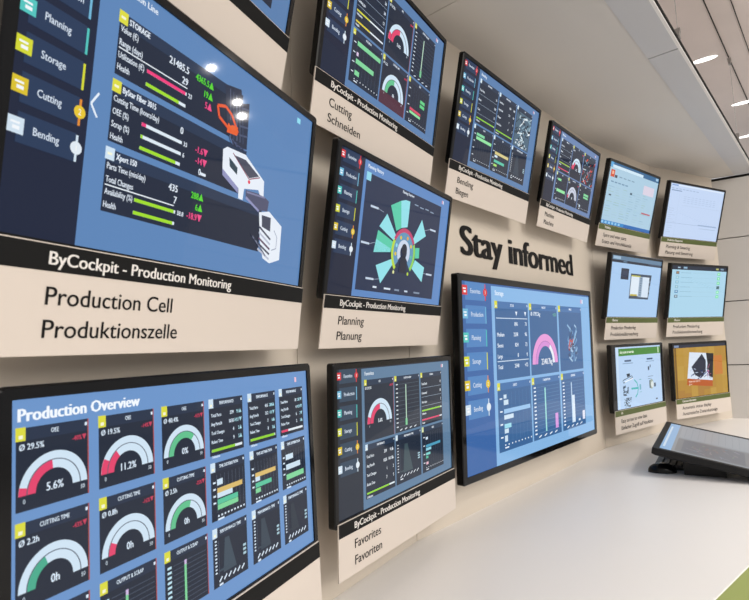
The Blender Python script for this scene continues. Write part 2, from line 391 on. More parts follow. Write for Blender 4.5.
def art_E():
    P = dict(PAL_DARK, card='#1b2b4a', head='#1b2b4a', frame='#5b86c0'); a = dash(P, 'Planning History')
    a.rect(3.08, .85, 14.5, 8.55, P['card'], 2); a.rect(3.05, .8, 3.6, 1.35, '#8fd6ea', 4)
    a.text('Planning Overview', 8.8, 1.15, .2, P['txt'], .5, xs=.8, bold=.03)
    for k in range(4): a.rect(9.9+.9*k, 1.55+.05*(k % 2), 10.5+.9*k, 1.63+.05*(k % 2), '#8ea3bd', 3)
    G1, C1 = '#56c9a8', '#8fdde6'
    for q, c in (([(6.47,2.35),(7.83,1.75),(8.25,3.66),(7.58,3.98)], G1), ([(7.83,1.75),(8.5,1.55),(9.17,1.52),(9.16,3.45),(8.25,3.66)], C1), ([(11.34,2.5),(12.26,3.65),(10.47,4.55),(10.16,4.26)], C1),
                 ([(6.1,3.02),(5.23,4.04),(7.39,4.73),(7.66,4.37)], C1), ([(5.13,4.31),(4.82,5.88),(7.06,5.59),(7.31,4.82)], G1), ([(5.0,4.95),(4.82,5.88),(7.06,5.59),(7.1,5.35)], C1),
                 ([(5.29,6.72),(6.12,7.91),(7.58,6.38),(7.26,6.07)], C1), ([(10.85,5.71),(12.53,6.12),(12.34,7.31),(10.47,6.42)], C1), ([(10.71,4.8),(11.38,4.71),(11.48,5.51),(10.82,5.59)], G1)): a.poly(q, c, 4)
    cx, cy = 8.95, 5.4
    a.ring(cx, cy, 1.5, 1.8, 30, 150, '#c2406c', 5); a.ring(cx, cy, 1.5, 1.8, -50, 28, '#b9d83a', 5); a.ring(cx, cy, 1.5, 1.8, 152, 225, '#8fd05a', 5)
    a.ring(cx, cy, .95, 1.5, -45, 225, '#5f93b8', 4); a.ring(cx, cy, .5, .95, -40, 220, '#c8d4e8', 5)
    for t, c in ((60, '#e6c52a'), (20, '#8fd6ea'), (110, '#e8a53a'), (150, '#e6c52a'), (-10, '#e6c52a'), (190, '#57c29c')): a.disc(cx-1.2*math.cos(R(t)), cy-1.2*math.sin(R(t)), .14, c, 6)
    a.disc(cx+.05, 5.15, .42, '#182034', 7); a.poly([(cx-.45, 6.9), (cx-.4, 6.0), (cx-.1, 5.5), (cx+.25, 5.5), (cx+.55, 6.0), (cx+.65, 6.9)], '#182034', 7)
    a.disc(7.75, 6.95, .13, '#e0e4a0', 5); a.disc(9.9, 6.9, .13, '#b9d83a', 5)
    for x0, y0, x1, y1 in ((5.6, 3.0, 4.9, 2.9), (4.9, 5.2, 4.2, 5.4), (6.1, 7.6, 5.2, 7.7), (11.8, 3.3, 12.9, 3.0), (12.3, 6.6, 13.0, 6.6)):
        a.line(x0, y0, x1, y1, .03, '#aab9cf', 3); d = -1 if x1 < x0 else 1; a.rect(min(x1, x1+d*1.0), y1-.07, max(x1, x1+d*1.0), y1+.07, '#c3d2e4', 3)
    for k, w in enumerate((.5, .9, .7, .5, 1.0)): a.rect(5.2+1.5*k, 8.15, 5.2+1.5*k+w, 8.28, ('#d6e1ef', '#d6e1ef', '#7f90a8', '#c3d2e4', '#7f90a8')[k], 3)
    return a

def art_F():
    P = PAL_SLATE; a = dash(P, 'Favorites')
    gauge_card(a, P, *X3[0][:1], Y2[0][0], X3[0][1], Y2[0][1], 'OEE', 'Ø 29.5%', '-40%▼', .1, .5, PINK, '5.6%', red=True)
    vbar_card(a, P, X3[1][0], Y2[0][0], X3[1][1], Y2[0][1], 'OUTPUT & SCRAP', [(.32, .98, '#b9d9c4', .13), (.32, .16, '#6cc08a', .3)])
    rows_card(a, P, X3[2][0], Y2[0][0], X3[2][1], Y2[0][1], 'STORAGE', [('Total Stock', '8', ''), ('Consumed', '18', ''), ('Parts done', '2', '')], [(LIME, .93), (PINK, .88)], YEL)
    rows_card(a, P, X3[0][0], Y2[1][0], X3[0][1], Y2[1][1], 'PERFORMANCE', [('Total Parts', '239', '91▲'), ('Avg Parts/h', '1028', '1017▲'), ('Tool Changes', '1', '2'), ('Robot Time', '7', '5')], [(LIME, .8)], PALE, lines=False)
    area_card(a, P, X3[1][0], Y2[1][0], X3[1][1], Y2[1][1], 'PERFORMANCE / TIME', PALE, .3, '#3d5058')
    hbar_card(a, P, X3[2][0], Y2[1][0], X3[2][1], Y2[1][1], 'SALES', [(.16, .12, PALE, .2), (.4, .85, '#4f9fc0', .2), (.5, .3, '#8fd0e2', .2), (.64, .24, '#7fd3cf', .18), (.74, .12, '#57c29c', .18), (.92, .12, '#e7b9c6', .2)], '#cfdc9a')
    return a

def art_D():
    P = PAL_DARK; a = dash(P, 'Cutting')
    rows_card(a, P, X3[0][0], Y2[0][0], X3[0][1], Y2[0][1], 'FIBER LASER', [('Total Parts', '26', ''), ('Material', '38', ''), ('Cutting gas', '12', '')], [('#d3d62e', .45), ('#e0cf2a', .5)], YEL)
    gauge_card(a, P, X3[1][0], Y2[0][0], X3[1][1], Y2[0][1], 'OEE', 'Ø 29.5%', '-40%▼', .12, .5, PINK, '5.6%', red=True)
    vbar_card(a, P, X3[2][0], Y2[0][0], X3[2][1], Y2[0][1], 'OUTPUT & SCRAP', [(.35, .98, '#b9d9c4', .13), (.35, .17, '#6cc08a', .3)])
    hbar_card(a, P, X3[0][0], Y2[1][0], X3[0][1], Y2[1][1], 'MATERIALS', [(.1, .98, '#7fd39a', .3), (.38, .08, '#d9c3e0', .25), (.57, .75, '#7fd39a', .32), (.88, .18, '#7fd39a', .32)])
    gauge_card(a, P, X3[1][0], Y2[1][0], X3[1][1], Y2[1][1], 'CUTTING TIME', 'Ø 2.2h', '-43%▼', 0, .5, GRN, '0h', floor='#4d2538', red=True)
    hbar_card(a, P, X3[2][0], Y2[1][0], X3[2][1], Y2[1][1], 'TIME', [(.72, .62, '#d34a66', .2), (.82, .62, '#8fe0a0', .2)])
    a.rect(13.0, 6.1, 13.8, 6.35, '#5fcf84', 5); a.rect(13.0, 6.45, 13.8, 6.7, '#5fcf84', 5)
    return a

def art_G():
    P = PAL_DARK; a = dash(P, 'Bending')
    rows_card(a, P, X3[0][0], Y2[0][0], X3[0][1], Y2[0][1], 'PRESS BRAKE', [('Total Parts', '26', ''), ('Bends', '538', ''), ('Tools', '12', '')], [(LIME, .97)], PALE)
    rows_card(a, P, X3[1][0], Y2[0][0], X3[1][1], Y2[0][1], 'PERFORMANCE', [('Total Parts', '435', '288'), ('Avg Parts/h', '212', '101'), ('Changes', '7', '6'), ('Robot Time', '8', '3')], [(LIME, .97)], PALE, lines=False)
    card(a, P, X3[2][0], Y2[0][0], X3[2][1], Y2[0][1], 'LIVE', PALE)
    a.rect(10.95, 1.3, 14.4, 4.8, '#4a6478', 3); robot_pic(a, 10.95, 1.35, 14.4, 4.75, ['#1d2a38', '#dce9f0', '#7fa0b2', '#2c3d4c', '#b7cdd8', '#18222e', '#f0f6f8'], 70, 3)
    hbar_card(a, P, X3[0][0], Y2[1][0], X3[0][1], Y2[1][1], 'TOOLS', [(.1, .5, '#7fd3a0', .25), (.24, .98, '#8fe0a0', .28)], PALE)
    hbar_card(a, P, X3[1][0], Y2[1][0], X3[1][1], Y2[1][1], 'TIME', [(.42, .95, '#d6c98a', .28), (.55, .2, PALE, .22), (.74, .72, '#57c2a8', .26), (.9, .22, '#a5d86a', .22)], PALE)
    area_card(a, P, X3[2][0], Y2[1][0], X3[2][1], Y2[1][1], 'PERFORMANCE / TIME', PALE, .3, '#2b3a4c')
    return a

def art_H():
    P = PAL_BRIGHT; a = dash(P, 'Storage')
    card(a, P, X3[0][0], Y2[0][0], X3[0][1], Y2[0][1], 'STOCK', YEL)
    x0, x1 = X3[0]
    for k, (n, v, d) in enumerate((('', '▼', '▼'), ('', '896', '71'), ('Medium', '2238', '96'), ('Sheets', '824', '73'), ('Large', '8', '9'), ('Total', '2548', '+72'))):
        y = 1.55+.55*k; a.text(n, x0+.15, y, .2, P['txt'], 0, xs=.8, bold=.03); a.text(v, x0+2.4, y, .2, P['txt'], 1, xs=.85, bold=.04); a.text(d, x1-.25, y, .2, P['txt'], 1, xs=.85, bold=.04)
        if k in (0, 4): a.rect(x0+.1, y+.14, x1-.12, y+.18, '#d2e4f6', 4)
    x0, x1 = X3[1]; card(a, P, x0, Y2[0][0], x1, Y2[0][1], 'WEIGHT', YEL)
    a.text('Ø 1797.2kg', x0+.15, 1.52, .22, P['txt'], 0, xs=.8, bold=.04); a.text('+20%', x1-.15, 1.5, .18, '#7fd39a', 1, xs=.8)
    a.ring(8.78, 4.25, 1.3, 1.7, 0, 180, '#e59bd8', 4); a.ring(8.78, 4.25, 1.0, 1.27, 0, 122, '#d68fd6', 4); a.ring(8.78, 4.25, 1.0, 1.27, 122, 180, '#e8eef8', 4); a.ring(8.78, 4.25, 1.27, 1.3, 0, 180, '#a064b0', 5)
    a.text('2340.7kg', 8.95, 4.3, .33, '#f4f8ff', .5, xs=.85, bold=.03)
    x0, x1 = X3[2]; card(a, P, x0, Y2[0][0], x1, Y2[0][1], 'IMAGE', YEL)
    robot_pic(a, 12.1, 2.0, 13.6, 4.3, ['#6f9cc8', '#8fb6d8', '#39527a', '#5b86b4', '#a7c6e2'], 34, 5); robot_pic(a, 12.2, 2.9, 13.1, 3.6, ['#c8523c', '#2c2f45', '#7a3540'], 9, 8)
    hbar_card(a, P, X3[0][0], Y2[1][0], X3[0][1], Y2[1][1], 'SHEETS', [(.08, .1, PALE, .2), (.2, .16, PALE, .25), (.38, .98, '#9cc6ee', .22), (.5, .33, PALE, .22), (.68, .24, '#9cdcee', .22), (.78, .14, PALE, .22), (.93, .1, PALE, .3)])
    vbar_card(a, P, X3[1][0], Y2[1][0], X3[1][1], Y2[1][1], 'CONSUMPTION', [(.33, .97, '#9fe0dc', .16), (.8, .34, '#d79ae0', .4)], 13)
    vbar_card(a, P, X3[2][0], Y2[1][0], X3[2][1], Y2[1][1], 'DELIVERIES', [(.3, .98, '#c2dcf4', .13), (.38, .66, '#d8e8f8', .4), (.66, .05, '#d8e8f8', .3), (.9, .22, '#dfe3f4', .4)], 13)
    return a

def art_I():
    P = dict(PAL_DARK, card='#1a2438', frame='#6480ae'); a = dash(P, 'Machine')
    rows_card(a, P, X3[0][0]+.1, Y2[0][0], X3[0][1], Y2[0][1], 'FIBER LASER', [('Total Parts', '26', ''), ('Material', '38', ''), ('Gas', '12', '')], [('#a9d63a', .97), (PINK, .93)], PALE)
    gauge_card(a, P, X3[1][0], Y2[0][0], X3[1][1], Y2[0][1], 'OEE', 'Ø 29%', '-40%▼', .12, .3, PINK, '5.6%')
    card(a, P, X3[2][0], Y2[0][0], X3[2][1]+.6, Y2[0][1], 'LIVE', YEL); robot_pic(a, 11.0, 1.4, 15.0, 4.75, ['#2a1c22', '#d8472f', '#a83040', '#8fa8bc', '#1c2030', '#cfdce6', '#3f6a84', '#20283a'], 60, 11)
    hbar_card(a, P, X3[0][0]+.1, Y2[1][0], X3[0][1], Y2[1][1], 'TIME', [(.12, .35, '#8fe0a0', .28), (.66, .9, '#8fe0a0', .36)], '#cfdc9a')
    gauge_card(a, P, X3[1][0], Y2[1][0], X3[1][1], Y2[1][1], 'CUTTING TIME', 'Ø 2.2h', '-43%▼', .08, 0, PINK, '0h', full='#c9cfe0')
    hbar_card(a, P, X3[2][0], Y2[1][0], X3[2][1]+.6, Y2[1][1], 'SCRAP', [(.95, .12, PALE, .3)], '#cfdc9a')
    a.rect(12.6, 6.0, 14.3, 6.3, '#7fd39a', 5); a.rect(12.6, 6.4, 14.3, 6.65, '#7fd39a', 5)
    return a

def art_C():
    P = PAL_DARK; a = dash(P, 'Storage')
    for (x0, x1) in X3:
        for (y0, y1) in Y2: card(a, P, x0, y0, x1, y1, '', YEL)
    a.rect(12.6, 5.5, 14.0, 7.6, '#e8eff5', 4); a.rect(12.9, 6.3, 13.3, 7.3, '#4a5668', 5); a.rect(12.75, 7.25, 14.0, 7.4, '#8593a8', 5)
    return a

def art_J():
    a = Art(); a.rect(0, 0, 16, 9, '#a9cadf', 0); a.rect(0, 0, 16, .75, '#2d6490', 1); a.rect(0, 0, 1.0, .7, '#58a6dc', 2); a.rect(.8, .35, 10.5, .75, '#cfe6f5', 2)
    a.rect(14.9, .1, 15.8, .5, '#9fc4de', 2)
    a.rect(.55, 1.05, 1.7, 2.1, '#d2502f', 3); a.rect(1.8, 1.7, 2.6, 2.1, '#4a4653', 3); a.rect(.9, 1.25, 1.4, 1.7, '#f0b79c', 4)
    for k in range(4): a.rect(3.2+1.3*k, 1.75, 4.1+1.3*k, 1.9, '#7d9cb4', 3)
    for k in range(5): a.rect(1.0+1.1*k, 2.65, 1.8+1.1*k, 2.83, '#6c8fae', 3)
    rn = random.Random(2)
    for c in range(6):
        for k in range(13): a.rect(.6+2.2*c, 3.4+.36*k, .6+2.2*c+rn.uniform(.7, 1.9), 3.5+.36*k, rn.choice(['#93b8cf', '#a3c4d6', '#9dbfc4', '#a8cad8']), 3)
    a.rect(11.3, 1.8, 15.0, 3.2, '#d7cfe0', 2); a.rect(12.0, 6.0, 15.0, 6.22, '#bb5a66', 4); a.rect(7.3, 3.55, 7.9, 3.85, '#31495c', 4); a.rect(1.0, 4.6, 1.7, 4.8, '#2f3d50', 4)
    a.rect(0, 8.45, 16, 9, '#2f86c8', 4); a.rect(7.0, 8.5, 16, 9, '#2466b0', 5)
    for k in range(6): a.rect(.2+1.0*k, 8.55, .8+1.0*k, 8.9, '#8ec4e6', 5)
    return a

def art_K():
    a = Art(); a.rect(0, 0, 16, 9, '#c2d5f3', 0); a.rect(.2, .1, 15.8, .35, '#d7e5f8', 1); a.rect(.4, .15, 2.2, .35, '#7f9fd6', 2)
    for k in range(8): a.rect(.5+1.0*k, .75, 1.2+1.0*k, .88, '#9fb6d6', 2)
    a.rect(.5, 1.05, 3.4, 1.2, '#8098bb', 2)
    for k in range(9):
        for j in range(4): a.rect(4.2+1.1*k, 1.9+.33*j, 4.9+1.1*k, 1.98+.33*j, '#a9bfdf', 2)
    rn = random.Random(9)
    for k in range(12):
        a.rect(.5, 4.1+.36*k, .5+rn.uniform(.8, 2.2), 4.18+.36*k, '#b3c6e2', 2)
    a.rect(.5, 6.5, 15.4, 6.56, '#9fb4d4', 2); a.rect(9.5, 6.35, 15.2, 6.5, '#98aecf', 2); a.rect(10.0, 6.95, 15.2, 7.05, '#a7bcdb', 2); a.rect(4.0, 3.4, 15.4, 3.44, '#b3c6e2', 2)
    a.rect(2.9, 1.6, 2.94, 8.6, '#b3c6e2', 2)
    return a

def art_L():
    a = Art(); a.rect(0, 0, 16, 9, '#a6c9ee', 0); a.rect(0, 0, 16, .62, '#5f7f9c', 1); a.rect(.4, .1, 2.6, .5, '#9dbad2', 2); a.rect(0, .62, 16, 1.0, '#20293a', 1); a.rect(3.4, .7, 4.6, .9, '#56748c', 2); a.rect(11.4, .62, 16, .85, '#3a4a60', 2)
    a.rect(3.05, 1.75, 5.4, 3.4, '#232c40', 2); a.rect(3.4, 2.1, 5.0, 3.0, '#2d3a52', 3)
    a.poly([(6.1,2.4),(12.9,2.35),(12.4,6.2),(6.1,6.2)], '#3c4a5e', 2); a.rect(6.3, 2.75, 8.9, 5.75, '#dce8f4', 3); a.rect(8.9, 2.75, 10.0, 5.9, '#93a9c0', 3); a.rect(10.0, 2.75, 12.2, 5.9, '#d3e2f2', 3)
    a.rect(6.3, 2.62, 9.2, 2.82, '#b9b84a', 4); a.rect(6.4, 5.5, 8.6, 5.75, '#c2b43c', 4)
    for k in range(8): a.rect(12.25, 3.0+.36*k, 12.6, 3.2+.36*k, ('#26303f', '#8296ac')[k % 2], 4); a.rect(9.2, 2.95+.36*k, 9.75, 3.1+.36*k, '#55687e', 4)
    return a

def art_M():
    a = Art(); a.rect(0, 0, 16, 9, '#abd4ea', 0); a.rect(0, 0, 16, .72, '#1f2a3c', 1); a.rect(1.6, .25, 2.3, .45, '#a8c4da', 2); a.rect(3.2, .2, 4.2, .5, '#8fb4d0', 2); a.rect(12.7, .2, 13.5, .5, '#b7b86a', 2); a.rect(14.1, .2, 15.0, .5, '#7f98b0', 2)
    for k, (c, d) in enumerate((('#7d8284', '#7be0a8'), ('#8fc4d8', '#6fdca0'), ('#86bcd4', '#70dca2'), ('#88b8cc', '#3d5f63'), ('#4d88b8', '#80e6b4'), ('#5f7486', '#74e2a6'))):
        y = .98+.82*k; a.rect(1.2, y, 2.1, y+.5, c, 2); a.rect(1.45, y+.12, 1.85, y+.34, '#c8dde8' if k != 0 else '#b9854e', 3); a.rect(2.6, y+.2, 5.4+.4*(k % 3), y+.3, '#93bcd2', 2); a.rect(6.0, y+.24, 12.6, y+.29, '#9fc8dc', 2)
        a.rect(13.25, y-.02, 14.1, y+.52, d, 2); a.rect(13.5, y+.14, 13.85, y+.36, '#d8f4e4' if k != 3 else '#56767c', 3)
    return a

def art_N():
    a = Art(); a.rect(0, 0, 16, 9, '#10141c', 0); a.rect(1.0, 0, 15.5, 9, '#b6d2f1', 1); a.rect(1.9, .25, 15.5, 1.32, '#3f8430', 2)
    a.text('Easy access to new data', 2.3, .95, .4, '#eef8e6', 0, xs=.75, bold=.05); a.rect(14.6, .3, 14.95, 1.2, '#cfe8c4', 3); a.rect(1.2, 0, 1.8, 9, '#c6dcf4', 2)
    a.rect(3.6, 1.95, 5.6, 2.22, '#3f587a', 3); a.rect(3.0, 2.4, 6.2, 2.52, '#7f9bbd', 3); a.rect(10.7, 1.95, 12.7, 2.2, '#3f587a', 3); a.rect(10.3, 2.4, 13.2, 2.5, '#7f9bbd', 3)
    a.path([(2.8, 4.9), (5.6, 4.35), (5.9, 4.6), (3.0, 5.3), (2.8, 4.9)], .1, '#1d2a3a', 3); a.poly([(4.0,4.0),(5.0,3.95),(5.1,4.35),(4.2,4.5)], '#1d2a3a', 3); a.line(3.4, 5.15, 5.9, 4.75, .16, '#eef5fc', 4)
    robot_pic(a, 2.8, 5.7, 4.4, 7.1, ['#1d2a3a', '#2f3f52', '#1d2a3a', '#54677c'], 26, 21); robot_pic(a, 3.0, 7.5, 5.2, 8.8, ['#1d2a3a', '#38495c', '#1d2a3a', '#6d8298'], 26, 22)
    a.line(5.3, 6.25, 7.4, 6.3, .28, '#45b5b8', 3); a.path([(6.3, 5.0), (7.1, 5.5), (7.5, 6.3), (7.2, 7.1), (6.5, 7.6)], .22, '#45b5b8', 4); a.rect(7.9, 5.0, 8.6, 5.15, '#7fb8cc', 3); a.rect(7.9, 5.8, 8.4, 6.6, '#6fb0c4', 3); a.rect(7.8, 6.9, 8.6, 7.0, '#7fb8cc', 3)
    a.poly([(10.9,3.3),(11.4,3.2),(11.4,3.75),(11.0,3.9)], '#2f3d55', 3); a.poly([(11.6,3.0),(11.9,3.0),(11.9,3.4),(11.6,3.45)], '#46587a', 3)
    a.rect(10.8, 4.75, 12.6, 4.83, '#5f7894', 3); a.rect(10.8, 5.1, 12.0, 5.17, '#5f7894', 3)
    a.disc(11.9, 6.0, .75, '#9aa79c', 3); a.disc(12.2, 6.1, .5, '#d8e2e4', 4); a.rect(12.7, 5.9, 13.4, 6.5, '#56687e', 4); a.rect(11.2, 5.4, 11.5, 6.6, '#3f4f5c', 5)
    a.rect(13.2, 8.3, 13.8, 8.5, '#2f3d55', 3)
    return a

def art_O():
    a = Art(); a.rect(0, 0, 16, 9, '#b38a34', 0); a.rect(0, 0, 16, .55, '#262d3e', 3); a.rect(.3, .1, 1.6, .45, '#7f93b4', 4); a.rect(.3, .55, .8, 9, '#7d5a22', 1)
    rn = random.Random(6)
    for c in range(8):
        y = .55
        while y < 9:
            h = rn.uniform(1.6, 3.4); y2 = min(9, y+h); a.rect(.9+1.9*c, y, .9+1.9*c+1.86, y2-.04, rn.choice(['#b89038', '#b18634', '#bc9640', '#aa7c36', '#b58c36', '#ba923e']), 2); y = y2
    a.rect(11.9, 2.2, 14.6, 5.6, '#c57a34', 3)
    a.poly([(4.6,1.35),(11.95,1.8),(11.2,6.6),(3.6,5.9)], '#d9e4f2', 4); a.poly([(9.6,1.66),(11.95,1.8),(11.3,6.1),(10.2,5.8)], '#15161e', 5)
    a.poly([(8.3,1.75),(9.4,3.0),(9.2,5.2),(7.6,6.0),(5.9,5.3),(5.0,3.9)], '#20283c', 5)
    robot_pic(a, 4.6, 4.2, 10.6, 6.1, ['#2b3c66', '#1c2336', '#5a6fa0', '#c9d8f0', '#33508a', '#8a93b8'], 44, 31); robot_pic(a, 9.6, 3.6, 11.0, 6.2, ['#b65a86', '#1b1c26', '#d37aa0', '#6a4a8a', '#20222e'], 22, 32)
    a.poly([(3.62,5.8),(11.2,6.55),(11.1,7.6),(3.4,6.9)], '#b8571c', 6); a.text('Machine status report at a', 4.0, 6.5, .3, '#fff4e6', 0, l=7, xs=.72); a.text('glance', 4.0, 6.95, .3, '#fff4e6', 0, l=7, xs=.75)
    return a

# ------------------------------------------------------------------ the wall displays
POSE = {
'A':((-0.2194,0.7158,0.2697),67.99,7.67,0.5364), 'B':((-0.2331,0.7478,-0.1812),66.74,-1.14,0.5310), 'C':((-0.2132,0.6658,0.7142),67.40,12.50,0.5310),
'D':((0.0671,1.2437,0.7075),58.70,10.62,0.5229), 'E':((0.0630,1.2846,0.2631),58.39,10.07,0.5282), 'F':((0.0549,1.3190,-0.1855),57.56,1.57,0.5310),
'G':((0.4361,1.7276,0.6920),50.27,12.83,0.5274), 'H':((0.5882,1.9803,-0.0925),48.53,1.80,1.0200), 'I':((0.8459,2.2024,0.6868),49.03,13.62,0.5050),
'J':((1.3307,2.7124,0.7068),39.62,15.59,0.5241), 'K':((1.9023,3.1348,0.7170),29.31,15.17,0.5358), 'L':((1.3292,2.7435,0.2571),39.12,10.66,0.5306),
'M':((1.8948,3.1592,0.2565),27.89,10.65,0.5257), 'N':((1.3211,2.7692,-0.1874),39.21,2.11,0.5310), 'O':((1.8817,3.1805,-0.1951),29.67,2.22,0.5310)}
ART = dict(A=art_A, B=art_B, C=art_C, D=art_D, E=art_E, F=art_F, G=art_G, H=art_H, I=art_I, J=art_J, K=art_K, L=art_L, M=art_M, N=art_N, O=art_O)
LAB = dict(
 A='large near display with blue production line page and white machine drawing',
 B='near display showing the Production Overview page of gauges and charts',
 C='display cut off by the top of the photo, above the Production Cell display',
 D='display with bar charts and two gauges above the Cutting Schneiden caption',
 E='display with a radial fan chart around a dark figure, above the Planning Planung caption',
 F='display with slate blue dashboard above the Favorites Favoriten caption, beside the desk',
 G='display with grey machine picture above the Bending Biegen caption',
 H='big bright blue dashboard display without caption, under the Stay informed lettering',
 I='dashboard display with two gauges above the Machine Maschine caption, right of the Bending display',
 J='pale display with dark blue top bar and orange block, above the spare parts caption',
 K='pale blue-white display of faint tables in the top row beside the end wall',
 L='light blue desktop display with a dark framed window in the middle row',
 M='pale cyan display listing small icons with green marks on the right',
 N='small display with green title bar and teal arrow diagram above the desk',
 O='display with orange wood background and a tilted photo on it')
CAPT = dict(
 A=('Production Cell', 'Produktionszelle', 5.07, 5.45), D=('Cutting', 'Schneiden', 2.5, 3.72), E=('Planning', 'Planung', 2.92, 2.85), F=('Favorites', 'Favoriten', 2.98, 3.07), G=('Bending', 'Biegen', 2.83, 2.15),
 I=('Machine', 'Maschine', 2.7, 2.9), J=('Spare and wear parts', 'Ersatz- und Verschleissteile', 7.2, 9.2), K=('Planning & Steering', 'Planung und Steuerung', 6.9, 8.0), L=('Production Monitoring', 'Produktionsüberwachung', 7.5, 8.5),
 M=('Production Monitoring', 'Produktionsüberwachung', 7.5, 8.5), N=('Easy access to new data', 'Einfacher Zugriff auf Neudaten', 8.0, 9.9), O=('Automatic status display', 'Automatische Zustandsanzeige', 8.5, 10.4))
GHEAD = dict(J='Webshop', K='Production Management', L='Observer', M='Observer', N='All', O='Customer Information')
BLAB = dict(
 A='cream caption board reading Production Cell Produktionszelle under the large near display',
 B='cream caption board with black strip under the Production Overview display',
 C='cream caption board with black strip above the Production Cell display',
 D='cream caption board reading Cutting Schneiden', E='cream caption board reading Planning Planung', F='cream caption board reading Favorites Favoriten, just above the desk',
 G='cream caption board reading Bending Biegen', I='cream caption board reading Machine Maschine', J='green striped caption board reading Spare and wear parts',
 K='green striped caption board reading Planning and Steering', L='green striped Production Monitoring caption board under the light blue desktop display',
 M='green striped Production Monitoring caption board under the pale cyan icon list display', N='green striped caption board reading Easy access to new data', O='green striped caption board reading Automatic status display')

def rrect(x, z, r, n=4):
    pts = []
    for cx, cz, a0 in ((x-r, z-r, 0), (-x+r, z-r, 90), (-x+r, -z+r, 180), (x-r, -z+r, 270)):
        for k in range(n+1):
            t = R(a0+90*k/n); pts.append((cx+r*math.cos(t), cz+r*math.sin(t)))
    return pts

def monitor(key):
    c, yaw, tilt, W = POSE[key]; H = W*9/16; big = key == 'H'
    root = empty('wall_display', pose(c, yaw, tilt))
    tag(root, LAB[key], 'display', 'wall displays')
    b = .021 if big else .0125; D = .05 if big else .040; fl = .020 if big else (.018 if key in 'JKLMNO' else .0125)
    X, Z = W/2+b, H/2+b
    mb = MB()
    def ring(x, z, y, r): return [(p[0], y, p[1]) for p in rrect(x, z, r)]
    # bezel: inner lip -> front face -> rounded edge -> side -> back
    mb.loft([ring(W/2-.0005, H/2-.0005, .002, .001), ring(W/2-.0005, H/2-.0005, -.0034, .001), ring(X-.0025, Z-.0025, -.0034, .005),
             ring(X, Z, -.0012, .007), ring(X, Z, fl, .007), ring(X-.006, Z-.006, fl+.003, .008), ring(X-.03, Z-.03, fl+.004, .01)], cap=False)
    mb.build('bezel', M['casing'], root, smooth=False)
    mb = MB()
    mb.loft([ring(X-.028, Z-.028, fl+.0035, .008), ring(X-.05, Z-.045, fl+.008, .012), ring(X-.07, Z-.06, D, .02)])
    mb.build('back_shell', M['casing_back'], root)
    ART[key]().build('screen', root, W)
    # bracket to the wall, running level along the wall normal
    t = R(tilt); mb = MB(); L = .16
    dn = Vector((0, math.cos(t), -math.sin(t)))          # horizontal direction into the wall, in local axes
    for s in (-1, 1):
        a = Vector((s*.05, D-.004, 0)); mb.tube(a, a+dn*BR[key], .012, 10)
    mb.box(-.09, D-.002, -.06, .09, D+.004, .06)
    mb.build('bracket', M['metal'], root)
    if key != 'H': board(key, c, yaw, tilt, W)
    return root

def board(key, c, yaw, tilt, W):
    k = W/16; H = W*9/16; t = R(tilt)
    m = pose(c, yaw, tilt)
    root = empty('caption_board', m)
    tag(root, BLAB[key], 'sign', 'caption boards under the displays')
    sx = k*(-.32 if key in 'DGIJK' else .1 if key == 'A' else -.1 if key in 'ELM' else 0)
    x0, x1 = -W/2-.2*k+min(0, sx), W/2+.22*k+min(0, sx*.4); zt = H/2-9.06*k; zs = H/2-9.88*k; zb = H/2-12.36*k
    mb = MB(); mb.box(x0, -.0068, zb, x1, -.0038, zt); mb.build('board_panel', M['board'], root, bevel=.0004)
    mb = MB(); mb.box(x0+.0012, -.0072, zs, x1-.0002, -.0067, zt-.0012)
    green = key in GHEAD
    mb.build('header_strip', M['green_print' if green else 'black_print'], root)
    def X(u): return -W/2+(u-.22)*k+sx
    def Zv(v): return H/2-v*k
    mb = MB()
    if green:
        text_solid(mb, GHEAD[key], X(1.75), Zv(9.64), .36*k, glyphs(GHEAD[key], 6)[2]*.3*k, y=-.0074, bold=.012*k)
    else:
        if key not in 'BC':
            text_solid(mb, 'ByCockpit - Production Monitoring', X(1.66), Zv(9.68), .385*k, 8.47*k, y=-.0074, bold=.011*k)
    if mb.v: mb.build('header_lettering', M['white_print'], root)
    if key in CAPT:
        a, b, wa, wb = CAPT[key]; mb = MB()
        text_solid(mb, a, X(1.67), Zv(10.86), .53*k, wa*k, y=-.0072, bold=.004*k); text_solid(mb, b, X(1.67), Zv(11.83), .53*k, wb*k, y=-.0072, bold=.004*k)
        mb.build('caption_lettering', M['ink'], root)

# ------------------------------------------------------------------ the room
YAWS = (67.3, 58.2, 49.2, 39.3, 29.2); OFFS = (-.5887, -.7334, -.9337, -1.3911, -1.9434)
TOP = 1.015; LEAN = .02; FLOOR = -1.27; DESK = -.52
NRM = [Vector((math.sin(R(a)), -math.cos(R(a)))) for a in YAWS]
def isect(n1, d1, n2, d2):
    det = n1.x*n2.y-n1.y*n2.x
    return Vector(((d1*n2.y-d2*n1.y)/det, (n1.x*d2-n2.x*d1)/det))
def outline(extra):
    d = [o+extra for o in OFFS]
    s = NRM[0]*d[0]+Vector((math.cos(R(YAWS[0])), math.sin(R(YAWS[0]))))*-1.3
    pts = [s]+[isect(NRM[i], d[i], NRM[i+1], d[i+1]) for i in range(4)]
    rd = Vector((math.cos(R(-32)), math.sin(R(-32)))); rn = Vector((-math.sin(R(-32)), math.cos(R(-32))))   # end wall, outward normal
    p = Vector((2.212, 3.451)); pts.append(isect(NRM[4], d[4], rn, rn.dot(p)))
    return pts
RD = Vector((math.cos(R(-32)), math.sin(R(-32)))); RN = Vector((-RD.y, RD.x))
B0, B1, C0, C1 = outline(0), outline(LEAN), outline(-.05), outline(LEAN-.05)

